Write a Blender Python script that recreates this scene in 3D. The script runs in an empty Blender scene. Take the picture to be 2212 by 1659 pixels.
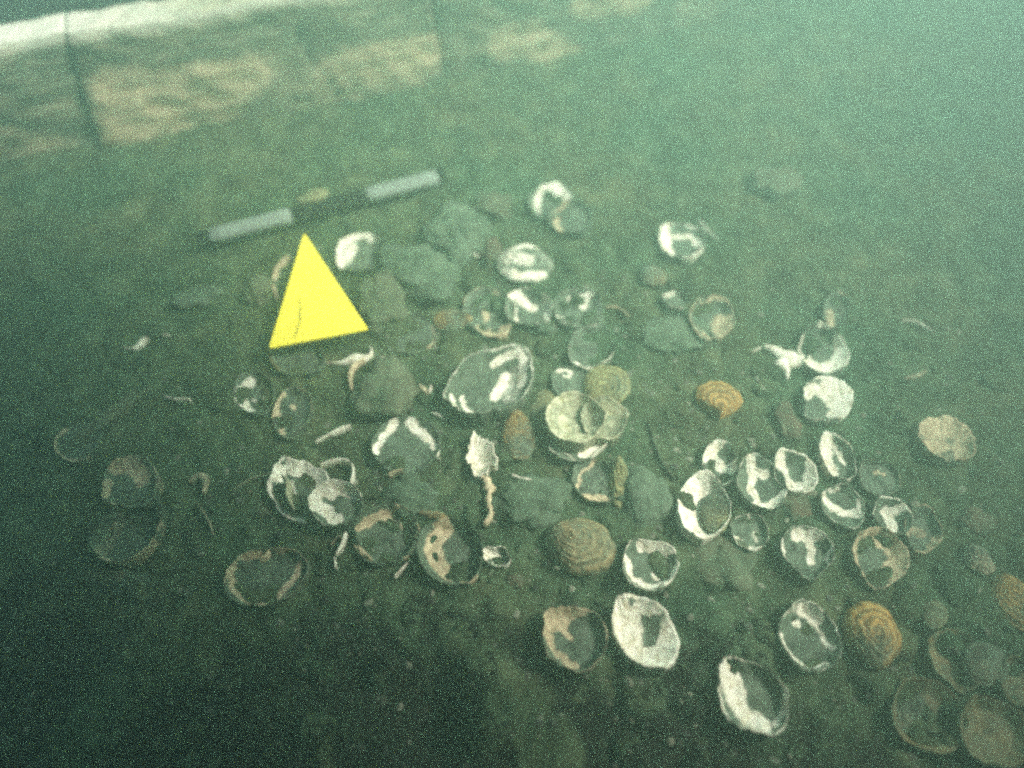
import bpy, math, random
from mathutils import Vector, noise, Matrix
R = math.radians
C = bpy.context.scene.collection
sc = bpy.context.scene
# ------------------------------------------------------------------ camera
CAMH, PITCH, LENS = 0.70, 55.0, 28.0
cam = bpy.data.cameras.new('camera'); cam.lens = LENS; cam.sensor_width = 36; cam.clip_start = 0.01; cam.clip_end = 100
co = bpy.data.objects.new('camera', cam); C.objects.link(co)
co.location = (0, 0, CAMH); co.rotation_euler = (R(90 - PITCH), 0, 0); sc.camera = co
cam.dof.use_dof = True; cam.dof.focus_distance = 0.75; cam.dof.aperture_fstop = 1.2
# ------------------------------------------------------------------ light and exposure
SUN_EL, SUN_AZ = 50.0, 88.0          # azimuth measured from +y towards +x
w = bpy.data.worlds.new('World'); sc.world = w; w.use_nodes = True
wn = w.node_tree.nodes; bg = wn['Background']; sky = wn.new('ShaderNodeTexSky')
sky.sky_type = 'NISHITA'; sky.sun_disc = False; sky.sun_elevation = R(SUN_EL); sky.sun_rotation = R(SUN_AZ)
w.node_tree.links.new(sky.outputs[0], bg.inputs[0]); bg.inputs[1].default_value = 0.055
sl = bpy.data.lights.new('sun', 'SUN'); sl.energy = 5.0; sl.angle = R(17); sl.color = (1, 0.95, 0.86)
so = bpy.data.objects.new('sun', sl); C.objects.link(so)
sd = Vector((math.sin(R(SUN_AZ)) * math.cos(R(SUN_EL)), math.cos(R(SUN_AZ)) * math.cos(R(SUN_EL)), math.sin(R(SUN_EL))))
so.rotation_euler = sd.to_track_quat('Z', 'Y').to_euler(); so.location = sd * 3
sc.view_settings.view_transform = 'Standard'; sc.view_settings.look = 'None'; sc.view_settings.gamma = 1
sc.view_settings.use_curve_mapping = False
sc.view_settings.exposure = 2.33
cy = sc.cycles
cy.volume_bounces = 2; cy.max_bounces = 8; cy.diffuse_bounces = 3; cy.filter_width = 2.6
cy.use_denoising = False
try: cy.denoiser = 'OPENIMAGEDENOISE'
except Exception: pass
# ------------------------------------------------------------------ helpers
FPX = 2212 * LENS / 36.0
_p = R(PITCH)
FW = Vector((0, math.cos(_p), -math.sin(_p))); UP = Vector((0, math.sin(_p), math.cos(_p)))
def ray(px, py):
    return FW + Vector((1, 0, 0)) * ((px - 1106) / FPX) + UP * ((829.5 - py) / FPX)
PZ = [0.0]                     # level of the bed where the thing being built lies
def at(px, py, z=None):
    z = PZ[0] if z is None else z
    d = ray(px, py); t = (z - CAMH) / d.z
    return Vector((d.x * t, d.y * t, z))
def settle(px, py, up=0.0):
    z = 0.0
    for _ in range(4):
        p = at(px, py, z); z = height(p.x, p.y) + up
    PZ[0] = z
def nz(x, y, z=0.0, s=1.0):
    return noise.noise(Vector((x * s, y * s, z)))
def ss(a, b, x):
    t = max(0.0, min(1.0, (x - a) / (b - a))); return t * t * (3 - 2 * t)
def mesh_obj(name, verts, faces, mat, parent=None, smooth=True, attrs=None):
    me = bpy.data.meshes.new(name); me.from_pydata([tuple(v) for v in verts], [], faces)
    me.materials.append(mat)
    if smooth: me.polygons.foreach_set('use_smooth', [True] * len(me.polygons))
    for k, vals in (attrs or {}).items():
        a = me.attributes.new(k, 'FLOAT', 'POINT'); a.data.foreach_set('value', vals)
    me.update(); o = bpy.data.objects.new(name, me); C.objects.link(o)
    if parent: o.parent = parent
    return o
def tag(o, label=None, cat=None, group=None, kind=None):
    if label: o['label'] = label
    if cat: o['category'] = cat
    if group: o['group'] = group
    if kind: o['kind'] = kind
    return o
def seg_d(p, a, b):
    ab = b - a; l = ab.length_squared
    t = 0 if l == 0 else max(0, min(1, (p - a).dot(ab) / l))
    return (p - a - ab * t).length
def ragged(p, k=0.0022):
    return Vector((p.x + k * nz(p.x, p.y, 61, 110) + 0.5 * k * nz(p.x, p.y, 7, 300), p.y + k * nz(p.x, p.y, 17, 110) + 0.5 * k * nz(p.x, p.y, 27, 300), p.z))
def stroke_val(p, strokes):
    """strokes: list of (points, radius, strength), all in metres on the surface"""
    best = 0.0
    for pts, r, st in strokes:
        if len(pts) == 1: d = (p - pts[0]).length
        else: d = min(seg_d(p, pts[i], pts[i + 1]) for i in range(len(pts) - 1))
        v = st * (1 - ss(0.55 * r, 1.45 * r, d))
        if v > best: best = v
    return best
# ------------------------------------------------------------------ materials
def new_mat(name):
    m = bpy.data.materials.new(name); m.use_nodes = True; nt = m.node_tree; return m, nt, nt.nodes['Principled BSDF']
def N(nt, t, **kw):
    n = nt.nodes.new(t)
    for k, v in kw.items():
        if k in n.inputs.keys(): n.inputs[k].default_value = v
        else: setattr(n, k, v)
    return n
def noise_node(nt, scale, detail=5, rough=0.6, dist=0.0, obj=True):
    tc = N(nt, 'ShaderNodeTexCoord'); n = N(nt, 'ShaderNodeTexNoise')
    n.inputs['Scale'].default_value = scale; n.inputs['Detail'].default_value = detail
    n.inputs['Roughness'].default_value = rough; n.inputs['Distortion'].default_value = dist
    if obj: nt.links.new(tc.outputs['Object'], n.inputs['Vector'])
    else:
        g = N(nt, 'ShaderNodeNewGeometry'); nt.links.new(g.outputs['Position'], n.inputs['Vector'])
    return n.outputs['Fac']
def ramp(nt, fac, stops):
    r = N(nt, 'ShaderNodeValToRGB'); e = r.color_ramp.elements
    e[0].position, e[0].color = stops[0][0], (*stops[0][1], 1); e[1].position, e[1].color = stops[-1][0], (*stops[-1][1], 1)
    for p_, c_ in stops[1:-1]:
        x = e.new(p_); x.color = (*c_, 1)
    nt.links.new(fac, r.inputs[0]); return r.outputs[0]
def math_n(nt, op, a, b=None, clamp=False):
    m = N(nt, 'ShaderNodeMath'); m.operation = op; m.use_clamp = clamp
    for i, v in enumerate((a, b)):
        if v is None: continue
        if isinstance(v, (int, float)): m.inputs[i].default_value = v
        else: nt.links.new(v, m.inputs[i])
    return m.outputs[0]
def attr(nt, name):
    a = N(nt, 'ShaderNodeAttribute'); a.attribute_name = name; return a.outputs['Fac']
def mix(nt, fac, a, b):
    m = N(nt, 'ShaderNodeMix'); m.data_type = 'RGBA'
    for i, v in ((0, fac), (6, a), (7, b)):
        if isinstance(v, tuple): m.inputs[i].default_value = (*v, 1)
        elif isinstance(v, (int, float)): m.inputs[i].default_value = v
        else: nt.links.new(v, m.inputs[i])
    return m.outputs[2]
def bump(nt, b, h, strength, dist):
    n = N(nt, 'ShaderNodeBump'); n.inputs['Strength'].default_value = strength; n.inputs['Distance'].default_value = dist
    nt.links.new(h, n.inputs['Height']); nt.links.new(n.outputs[0], b.inputs['Normal'])

SILT_ = 0
SILT = [(0.30, (0.018, 0.029, 0.017)), (0.5, (0.052, 0.078, 0.046)), (0.72, (0.118, 0.152, 0.094))]
def silt_material():
    m, nt, b = new_mat('silt')
    c1 = ramp(nt, noise_node(nt, 26, 8, 0.65, obj=False), SILT)
    spk = noise_node(nt, 420, 3, 0.6, obj=False)
    c2 = mix(nt, math_n(nt, 'MULTIPLY', math_n(nt, 'SUBTRACT', spk, 0.5, True), 1.8, True), c1, (0.17, 0.18, 0.13))
    big = ramp(nt, noise_node(nt, 7, 3, 0.5, obj=False), [(0.35, (0.78, 0.98, 0.86)), (0.65, (1.30, 1.04, 0.86))])
    mm = N(nt, 'ShaderNodeMix'); mm.data_type = 'RGBA'; mm.blend_type = 'MULTIPLY'; mm.inputs[0].default_value = 1
    nt.links.new(c2, mm.inputs[6]); nt.links.new(big, mm.inputs[7])
    dk = ramp(nt, noise_node(nt, 140, 6, 0.75, obj=False), [(0.35, (0.004, 0.005, 0.003)), (0.55, (0.018, 0.018, 0.012)), (0.75, (0.075, 0.072, 0.05))])  # shingle colour, darkened further to stand in for the dim foreground
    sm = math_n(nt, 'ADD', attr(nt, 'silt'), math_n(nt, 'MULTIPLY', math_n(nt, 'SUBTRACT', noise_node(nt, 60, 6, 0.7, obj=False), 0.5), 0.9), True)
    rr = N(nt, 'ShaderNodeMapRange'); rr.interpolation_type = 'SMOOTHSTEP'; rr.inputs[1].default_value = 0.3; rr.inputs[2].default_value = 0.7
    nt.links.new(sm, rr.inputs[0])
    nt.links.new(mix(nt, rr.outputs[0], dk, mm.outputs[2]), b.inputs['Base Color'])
    b.inputs['Roughness'].default_value = 0.95; b.inputs['Specular IOR Level'].default_value = 0.1
    h = math_n(nt, 'ADD', noise_node(nt, 90, 8, 0.7, obj=False), math_n(nt, 'MULTIPLY', spk, 0.3))
    bump(nt, b, h, 1.0, 0.010); return m
M_SILT = silt_material()
def shell_material(name, clean_a, clean_b, dirt=(0.078, 0.100, 0.068), band=0.0, rough=0.55):
    """clean attribute 0..1 says where bare shell shows through the silt that lies on it; ring is the growth distance"""
    m, nt, b = new_mat(name)
    f = noise_node(nt, 150, 6, 0.7, 0.6)
    g = math_n(nt, 'MULTIPLY', attr(nt, 'ring'), 1.0)
    wv = N(nt, 'ShaderNodeMath'); wv.operation = 'SINE'
    nt.links.new(math_n(nt, 'ADD', math_n(nt, 'MULTIPLY', g, 75.0), math_n(nt, 'MULTIPLY', noise_node(nt, 75, 6, 0.65), 12.0)), wv.inputs[0])
    bandf = math_n(nt, 'MULTIPLY', math_n(nt, 'ADD', wv.outputs[0], 1.0), 0.5 * band)
    cc = ramp(nt, f, [(0.32, clean_b), (0.52, clean_a), (0.75, tuple(min(0.8, x * 1.12) for x in clean_a))])
    cc = mix(nt, bandf, cc, tuple(x * 0.42 for x in clean_b))
    dd = ramp(nt, noise_node(nt, 70, 7, 0.7, obj=False), [(0.3, tuple(x * 0.42 for x in dirt)), (0.7, tuple(x * 1.5 for x in dirt))])
    mk = math_n(nt, 'ADD', attr(nt, 'clean'), math_n(nt, 'MULTIPLY', math_n(nt, 'SUBTRACT', noise_node(nt, 210, 9, 0.85, 0.6), 0.5), 1.5))
    rr = N(nt, 'ShaderNodeMapRange'); rr.interpolation_type = 'SMOOTHSTEP'; rr.inputs[1].default_value = 0.28; rr.inputs[2].default_value = 0.74
    nt.links.new(mk, rr.inputs[0])
    nt.links.new(mix(nt, rr.outputs[0], dd, cc), b.inputs['Base Color'])
    b.inputs['Roughness'].default_value = rough; b.inputs['Specular IOR Level'].default_value = 0.25
    bump(nt, b, math_n(nt, 'ADD', noise_node(nt, 160, 6, 0.7), math_n(nt, 'MULTIPLY', wv.outputs[0], 0.25 * (band > 0))), 0.7, 0.003)
    return m
MS = {
 'white': shell_material('shell_white', (0.80, 0.75, 0.62), (0.50, 0.42, 0.28), band=0.22),
 'tan': shell_material('shell_tan', (0.54, 0.43, 0.28), (0.30, 0.22, 0.12), band=0.3),
 'pearl': shell_material('shell_pearl', (0.46, 0.44, 0.30), (0.28, 0.26, 0.12), band=0.25),
 'orange': shell_material('shell_orange', (0.40, 0.24, 0.07), (0.20, 0.11, 0.03), band=0.7),
 'olive': shell_material('shell_olive', (0.26, 0.24, 0.10), (0.15, 0.13, 0.06), band=0.6),
 'brown': shell_material('shell_brown', (0.25, 0.20, 0.10), (0.12, 0.10, 0.045), band=0.55),
}
def rock_material(name, a, b_):
    m, nt, b = new_mat(name)
    c = ramp(nt, noise_node(nt, 45, 8, 0.7, 0.4), [(0.3, b_), (0.7, a)])
    sc_ = ramp(nt, noise_node(nt, 26, 8, 0.65, obj=False), SILT); fk = N(nt, 'ShaderNodeMapRange'); fk.inputs[1].default_value = 0.35; fk.inputs[2].default_value = 0.62
    nt.links.new(noise_node(nt, 34, 7, 0.75, obj=False), fk.inputs[0]); c = mix(nt, math_n(nt, 'MULTIPLY', fk.outputs[0], 0.85), c, sc_)
    nt.links.new(c, b.inputs['Base Color']); b.inputs['Roughness'].default_value = 0.9; b.inputs['Specular IOR Level'].default_value = 0.15
    bump(nt, b, noise_node(nt, 120, 7, 0.7), 0.8, 0.004); return m
MR = {
 'green': rock_material('stone_silted', (0.125, 0.16, 0.11), (0.06, 0.08, 0.055)),
 'dun': rock_material('stone_dun', (0.14, 0.135, 0.085), (0.075, 0.08, 0.05)),
 'rust': rock_material('stone_rust', (0.16, 0.095, 0.06), (0.09, 0.07, 0.045)),
 'dark': rock_material('stone_dark', (0.085, 0.085, 0.06), (0.03, 0.032, 0.022)),
 'sand': rock_material('stone_sand', (0.38, 0.33, 0.16), (0.22, 0.2, 0.10)),
}
# ------------------------------------------------------------------ seabed
PIT = [(at(905, 1560), 0.040, 0.035), (at(960, 1530), 0.030, 0.03), (at(770, 1455), 0.012, 0.02), (at(925, 1360), 0.01, 0.01)]
RIDGE = [([at(830, 1290), at(915, 1370), at(1010, 1420), at(1060, 1490), at(1050, 1580)], 0.022, 0.010),
         ([at(930, 1120), at(1000, 1300), at(1060, 1290)], 0.02, 0.006),
         ([at(330, 1400), at(420, 1310), at(560, 1330)], 0.030, 0.010),
         ([at(150, 1620), at(330, 1440), at(430, 1400)], 0.03, 0.010),
         ([at(1060, 1460), at(1130, 1520), at(1200, 1640)], 0.026, 0.007),
         ([at(1160, 1330), at(1100, 1300)], 0.02, 0.008)]
def height(x, y):
    h = 0.008 * nz(x, y, 1.3, 5) + 0.0055 * nz(x, y, 7.1, 13) + 0.0028 * nz(x, y, 3.7, 34) + 0.0012 * nz(x, y, 8.7, 80)
    if abs(x) < 1.3 and -0.3 < y < 1.6:
        wx, wy = x + 0.01 * nz(x, y, 2, 20), y + 0.01 * nz(x, y, 6, 20)
        k = (ss(-0.15, 0.35, nz(x, y, 33, 4)) * 0.75 + 0.25) * (0.15 + 0.85 * ss(1.0, 0.6, y)) * (1 + 0.9 * ss(0.42, 0.15, y))
        d1 = noise.voronoi(Vector((wx * 20, wy * 24, 0.5)))[0]; h += 0.0085 * k * (ss(0.0, 0.45, d1[1] - d1[0]) - 0.5)
        d2 = noise.voronoi(Vector((wx * 55, wy * 60, 4.5)))[0]; h += 0.0028 * (ss(0.0, 0.5, d2[1] - d2[0]) - 0.5) * (1.4 - k)
    p = Vector((x, y, 0))
    for c, r, d in PIT:
        h -= d * math.exp(-((p - c).length / r) ** 2)
    if y < 0.42 and abs(x) < 0.7:
        q = Vector((x + 0.012 * nz(x, y, 5, 30), y + 0.012 * nz(x, y, 9, 30), 0))
        for pts, r, hh in RIDGE:
            d = min(seg_d(q, pts[i], pts[i + 1]) for i in range(len(pts) - 1))
            if d < 2.5 * r: h += hh * math.exp(-(d / r) ** 2) * (1 + 0.5 * nz(x, y, 2, 50))
        h += ss(0.4, 0.1, y) * (0.0035 * nz(x, y, 11, 70) + 0.002 * nz(x, y, 4, 150))
    # silt banked against the foot of the planks
    return h
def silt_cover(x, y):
    """1 = soft green silt, 0 = dark shingle; the dimming of the near and left edges is painted in with it"""
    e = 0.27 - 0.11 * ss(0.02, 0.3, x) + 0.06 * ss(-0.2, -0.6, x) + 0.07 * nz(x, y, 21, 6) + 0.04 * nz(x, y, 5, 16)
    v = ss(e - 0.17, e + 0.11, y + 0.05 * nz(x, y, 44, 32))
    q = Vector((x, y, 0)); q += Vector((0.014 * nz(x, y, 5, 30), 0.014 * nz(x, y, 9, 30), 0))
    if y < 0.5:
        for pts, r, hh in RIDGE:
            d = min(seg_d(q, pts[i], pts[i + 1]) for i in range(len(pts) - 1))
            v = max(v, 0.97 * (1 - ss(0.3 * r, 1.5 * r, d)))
        for c, r, d in PIT: v *= 1 - 0.97 * math.exp(-((q - c).length / (1.1 * r)) ** 2)  # shade inside the hollows painted too: colour goes dark in each pit
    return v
def build_seabed():
    n = 560; V = []; F = []; S = []
    ax = [0.85 * u + 7 * u ** 9 for u in (2 * i / n - 1 for i in range(n + 1))]
    ay = [0.62 + v for v in ax]
    for y in ay:
        for x in ax:
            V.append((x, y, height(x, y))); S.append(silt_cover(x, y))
    for j in range(n):
        for i in range(n):
            a = j * (n + 1) + i; F.append((a, a + 1, a + n + 2, a + n + 1))
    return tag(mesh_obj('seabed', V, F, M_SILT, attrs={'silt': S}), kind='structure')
build_seabed()
def build_shade_slab():
    """unseen slab added above and behind the viewer to shade the near side of the bed"""
    edge = [(-4, .30), (-.4, .30), (-.1, .74), (.20, .80), (.37, .71), (.57, .48), (.77, .26), (.90, .05), (1.06, -.04), (1.2, .03), (1.36, .26), (1.55, .50), (1.66, .9), (1.8, 1.6), (2.3, 2.8), (4, 3.2), (4, -5), (-4, -5)]
    m, nt, b = new_mat('shade_slab_rock'); nt.links.new(ramp(nt, noise_node(nt, 4, 8, .7), [(.3, (.03, .035, .025)), (.7, (.09, .09, .06))]), b.inputs['Base Color']); b.inputs['Roughness'].default_value = .95
    n = len(edge); V = [(x, y, z) for z, k in ((0.95, 0), (1.35, .12)) for x, y in edge for y in [y - k]]
    F = [tuple(range(n))[::-1], tuple(range(n, 2 * n))] + [(i, (i + 1) % n, n + (i + 1) % n, n + i) for i in range(n)]
    tag(mesh_obj('added_shade_slab', V, F, m, smooth=False), kind='structure')
build_shade_slab()  # added out of view for the shade it casts
# ------------------------------------------------------------------ shells
SG = 'empty shells strewn over the silt'
def conv(strokes, o):
    out = []
    for pts, r, st in (strokes or []):
        P = [at(*p) - o for p in pts]
        for p in P: p.z = 0
        m = pts[len(pts) // 2]
        out.append((P, (at(m[0] + r, m[1]) - at(m[0] - r, m[1])).length * 0.5 * 1.15, st))
    return out
def frame(h, m, wpx, up=0.0):
    settle((h[0] + m[0]) / 2, (h[1] + m[1]) / 2, up)
    H_, M_ = at(*h), at(*m); c = (H_ + M_) / 2; a = (M_ - H_); L = a.length; a.normalize(); b = Vector((-a.y, a.x, 0))
    cx, cy_ = (h[0] + m[0]) / 2, (h[1] + m[1]) / 2
    dx, dy = m[0] - h[0], m[1] - h[1]; l = math.hypot(dx, dy); ux, uy = -dy / l, dx / l
    e = at(cx + ux * wpx / 2, cy_ + uy * wpx / 2) - at(cx - ux * wpx / 2, cy_ - uy * wpx / 2)
    return c, a, b, L * 1.05, abs(e.dot(b)) * 1.05
def outline(th, L, W, taper, seed, rough):
    c, s = math.cos(th), math.sin(th)
    k = 1 - taper * max(0.0, -c) ** 1.6
    n1 = 1 + rough * (0.9 * nz(c * 1.3, s * 1.3, seed) + 0.5 * nz(c * 4, s * 4, seed + 3) + 0.28 * nz(c * 14, s * 14, seed + 9))
    return L / 2 * c * n1, W / 2 * s * k * n1
def cup(h, m, wpx, label, mat='white', depth=0.012, pool=(0.1, 0.0, 0.62, 0.62), strokes=None, rim=0.25, base=0.0, lift=0.0,
        taper=0.35, rough=0.07, tilt=None, gap=None, seed=None, cat='shell', name='oyster_shell'):
    """concave side up, hollow half filled with silt. pool=(offset along, across, radii) of the flat silted floor."""
    o, a, b, L, W = frame(h, m, wpx, 0.003 + lift + depth * 0.4); seed = seed if seed is not None else h[0] * 0.37 + h[1] * 0.11
    depth *= 0.72
    if mat == 'brown': base = max(base, 0.55)
    rough *= 1.5; base = max(base, 0.14); rim = min(1, rim * 1.25 + 0.08)
    st = conv(strokes, o); nseg, nr = 112, 20; V = []; F = []; CL = []; RG = []
    pu, pv, ru, rv = pool
    def add(p, z, cl, rg):
        V.append((p.x, p.y, z)); CL.append(cl); RG.append(rg)
    tl = at(tilt[0], tilt[1]) - o if tilt else None
    def rimz(th):
        x, y = math.cos(th), math.sin(th)
        z = depth * (0.85 + 0.35 * nz(x * 1.5, y * 1.5, seed + 20) + 0.12 * nz(x * 7, y * 7, seed + 5))
        if tl:
            d = (a * (x * L / 2) + b * (y * W / 2))
            z *= 1 + 0.9 * d.dot(tl) / max(1e-6, tl.length * L / 2)
        return z
    rows = []
    for k in range(nr + 1):
        row = []
        t = k / nr
        for i in range(nseg):
            th = 2 * math.pi * i / nseg
            ox, oy = outline(th, L, W, taper, seed, rough)
            n2 = 1 + 0.16 * nz(math.cos(th) * 2.3, math.sin(th) * 2.3, seed + 31)
            ix, iy = pu * L / 2 + ru * L / 2 * math.cos(th) * n2, pv * W / 2 + rv * W / 2 * math.sin(th) * n2 * (1 - taper * 0.6 * max(0, -math.cos(th)))
            if t < 0.35:
                f = t / 0.35; x, y = pu * L / 2 + (ix - pu * L / 2) * f, pv * W / 2 + (iy - pv * W / 2) * f
                z = 0.0005 + 0.0022 * nz(x * 60, y * 60, seed) + 0.0012 * nz(x * 160, y * 160, seed)
            else:
                f = (t - 0.35) / 0.65; x, y = ix + (ox - ix) * f, iy + (oy - iy) * f
                z = 0.0005 + rimz(th) * f ** 1.35 + 0.0012 * nz(x * 60, y * 60, seed)
            p = a * x + b * y
            cl = stroke_val(ragged(p), st) if st else 0.0
            if f > 0.86 and t > 0.35:
                cl = max(cl, rim * (0.55 + 0.9 * nz(math.cos(th) * 2, math.sin(th) * 2, seed + 40) + 0.35))
            cl = max(cl, base)
            add(p, z, cl, math.hypot(x + L / 2, y))
            row.append(len(V) - 1)
        rows.append(row)
    for sc_, zf in ((1.018, 0.93), (1.03, 0.6), (1.015, 0.1), (0.97, -0.9)):
        row = []
        for i in range(nseg):
            th = 2 * math.pi * i / nseg; ox, oy = outline(th, L, W, taper, seed, rough)
            kk = sc_ * (1 + 0.012 * nz(math.cos(th) * 9, math.sin(th) * 9, seed + zf * 9)); p = a * (ox * kk) + b * (oy * kk)
            cl = max(base * 0.8, rim * 0.6, stroke_val(p, st) * 0.9)
            add(p, rimz(th) * zf if zf > 0 else -0.008 - lift, cl, math.hypot(ox + L / 2, oy)); row.append(len(V) - 1)
        rows.append(row)
    for r0, r1 in zip(rows, rows[1:]):
        for i in range(nseg):
            j = (i + 1) % nseg
            if gap and gap_hit(V[r1[i]], o, gap): continue
            F.append((r0[i], r0[j], r1[j], r1[i]))
    ob = mesh_obj(name, V, F, MS[mat], attrs={'clean': CL, 'ring': RG})
    ob.location = (o.x, o.y, height(o.x, o.y) + 0.0022 + lift)
    ob.rotation_euler = (R(5) * nz(seed, 1, 2, 1.7), R(5) * nz(seed, 5, 9, 1.7), 0)
    return tag(ob, label, cat, SG)
def gap_hit(v, o, gap): return False
def dome(h, m, wpx, label, mat='orange', depth=0.014, strokes=None, base=0.8, lift=0.0, taper=0.35, rough=0.06, umbo=0.55,
         ridges=9, seed=None, cat='shell', name='oyster_shell'):
    """convex side up, growth ridges round the beak"""
    o, a, b, L, W = frame(h, m, wpx, lift + depth * 0.35); seed = seed if seed is not None else h[0] * 0.31 + h[1] * 0.17
    st = conv(strokes, o); nseg, nr = 112, 30; V = []; F = []; CL = []; RG = []; rows = []
    for k in range(nr + 1):
        t = k / nr; row = []
        for i in range(nseg):
            th = 2 * math.pi * i / nseg; ox, oy = outline(th, L, W, taper, seed, rough)
            cx = -umbo * L / 2 * 0.7 * (1 - t)
            x, y = ox * t + cx, oy * t
            z = 0.68 * depth * (1 - t ** 2.2) ** 0.8
            saw = (t * ridges + 0.9 * nz(math.cos(th) * 2.2, math.sin(th) * 2.2, seed + 8 + t)) % 1.0
            z += 0.0016 * saw * (t > 0.08) * (1 + nz(x * 40, y * 40, seed)) + 0.0015 * nz(x * 55, y * 55, seed + 2)
            p = a * x + b * y
            cl = max(base * (0.75 + 0.5 * nz(x * 30, y * 30, seed + 12)), stroke_val(ragged(p), st) if st else 0)
            V.append((p.x, p.y, z + 0.0015)); CL.append(cl); RG.append(t * 0.5 * ridges / 9); row.append(len(V) - 1)
        rows.append(row)
    row = []
    for i in range(nseg):
        th = 2 * math.pi * i / nseg; ox, oy = outline(th, L, W, taper, seed, rough); p = a * (ox * 0.97) + b * (oy * 0.97)
        V.append((p.x, p.y, -0.006 - lift)); CL.append(base * 0.5); RG.append(0.5); row.append(len(V) - 1)
    rows.append(row)
    for r0, r1 in zip(rows, rows[1:]):
        for i in range(nseg):
            j = (i + 1) % nseg; F.append((r0[i], r0[j], r1[j], r1[i]))
    ob = mesh_obj(name, V, F, MS[mat], attrs={'clean': CL, 'ring': RG})
    ob.location = (o.x, o.y, height(o.x, o.y) + lift)
    return tag(ob, label, cat, SG)
def sliver(pts, wid, label, mat='white', rise=0.006, clean=0.85, lift=0.0, bumpy=0.15, seed=None, name='shell_fragment', cat='shell fragment', arch=0.4):
    """curved broken piece of rim: pts in pixels, wid = widths in pixels at each point"""
    if not isinstance(wid, (list, tuple)): wid = [wid * math.sin(math.pi * (0.08 + 0.84 * i / (len(pts) - 1))) for i in range(len(pts))]
    seed = seed if seed is not None else pts[0][0] * 0.3 + pts[0][1] * 0.2
    mid = pts[len(pts) // 2]; settle(mid[0], mid[1], lift + rise * 0.6)
    P = [at(*p) for p in pts]; o = sum(P, Vector()) / len(P)
    Wd = [(at(p[0] + w_, p[1]) - at(p[0], p[1])).length for p, w_ in zip(pts, wid)]
    # resample smoothly
    n = 8 * (len(P) - 1); V = []; F = []; CL = []; RG = []; rows = []; m = 8
    def cr(A, t):
        i = min(len(A) - 2, int(t)); f = t - i
        p0, p1, p2, p3 = A[max(0, i - 1)], A[i], A[i + 1], A[min(len(A) - 1, i + 2)]
        return 0.5 * ((2 * p1) + (p2 - p0) * f + (2 * p0 - 5 * p1 + 4 * p2 - p3) * f * f + (3 * p1 - p0 - 3 * p2 + p3) * f ** 3)
    for k in range(n + 1):
        t = k / n * (len(P) - 1); c = cr(P, t); tn = (cr(P, min(len(P) - 1, t + 0.05)) - cr(P, max(0, t - 0.05))).normalized()
        sd_ = Vector((-tn.y, tn.x, 0)); ww = max(0.0006, cr(Wd, t)) * (1 + bumpy * 2 * nz(k * 0.45, 0, seed))
        row = []
        for q in range(m):
            an = 2 * math.pi * q / m; s_ = math.cos(an); zz = math.sin(an)
            z = rise * (1 - arch * s_ * s_) + 0.0011 * zz + 0.001 * nz(k * 0.3, s_ * 2, seed + 4)
            p = c - o + sd_ * (ww / 2 * s_ + 0.0006 * nz(k * 0.8, q, seed))
            if zz < -0.3: z = -0.004 - lift
            V.append((p.x, p.y, z)); CL.append(clean); RG.append(0.3); row.append(len(V) - 1)
        rows.append(row)
    for r0, r1 in zip(rows, rows[1:]):
        for i in range(m):
            j = (i + 1) % m; F.append((r0[i], r0[j], r1[j], r1[i]))
    F.append(tuple(rows[0][::-1])); F.append(tuple(rows[-1]))
    ob = mesh_obj(name, V, F, MS[mat], attrs={'clean': CL, 'ring': RG}); ob.location = (o.x, o.y, height(o.x, o.y) + lift)
    return tag(ob, label, cat, 'broken pieces of shell on the silt')
def rock(px, py, wpx, hpx, label, mat='green', rise=0.012, ang=0, seed=1.0, name='stone', cat='stone', flat=0.5, lift=0):
    settle(px, py, lift + rise * 0.4); o = at(px, py); sx = (at(px + wpx / 2, py) - at(px - wpx / 2, py)).length / 2; sy = (at(px, py - hpx / 2) - at(px, py + hpx / 2)).length / 2
    n, m = 40, 22; V = []; F = []; rows = []; ca, sa = math.cos(R(ang)), math.sin(R(ang))
    for k in range(m + 1):
        ph = math.pi * k / m; row = []
        for i in range(n):
            th = 2 * math.pi * i / n; d = Vector((math.sin(ph) * math.cos(th), math.sin(ph) * math.sin(th), math.cos(ph)))
            f = 1 + 0.42 * noise.noise(d * 1.4 + Vector((seed, 0, 0))) + 0.22 * noise.noise(d * 3.5 + Vector((0, seed, 0))) + 0.10 * noise.noise(d * 9 + Vector((0, 0, seed)))
            q = d * f; zz = q.z; zz = math.copysign(abs(zz) ** flat, zz)
            x, y = q.x * sx, q.y * sy
            V.append((x * ca - y * sa, x * sa + y * ca, zz * rise)); row.append(len(V) - 1)
        rows.append(row)
    for r0, r1 in zip(rows, rows[1:]):
        for i in range(n):
            j = (i + 1) % n; F.append((r0[i], r1[i], r1[j], r0[j]))
    ob = mesh_obj(name, V, F, MR[mat]); ob.location = (o.x, o.y, height(o.x, o.y) + lift)
    return tag(ob, label, cat, 'stones lying among the shells')
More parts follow.
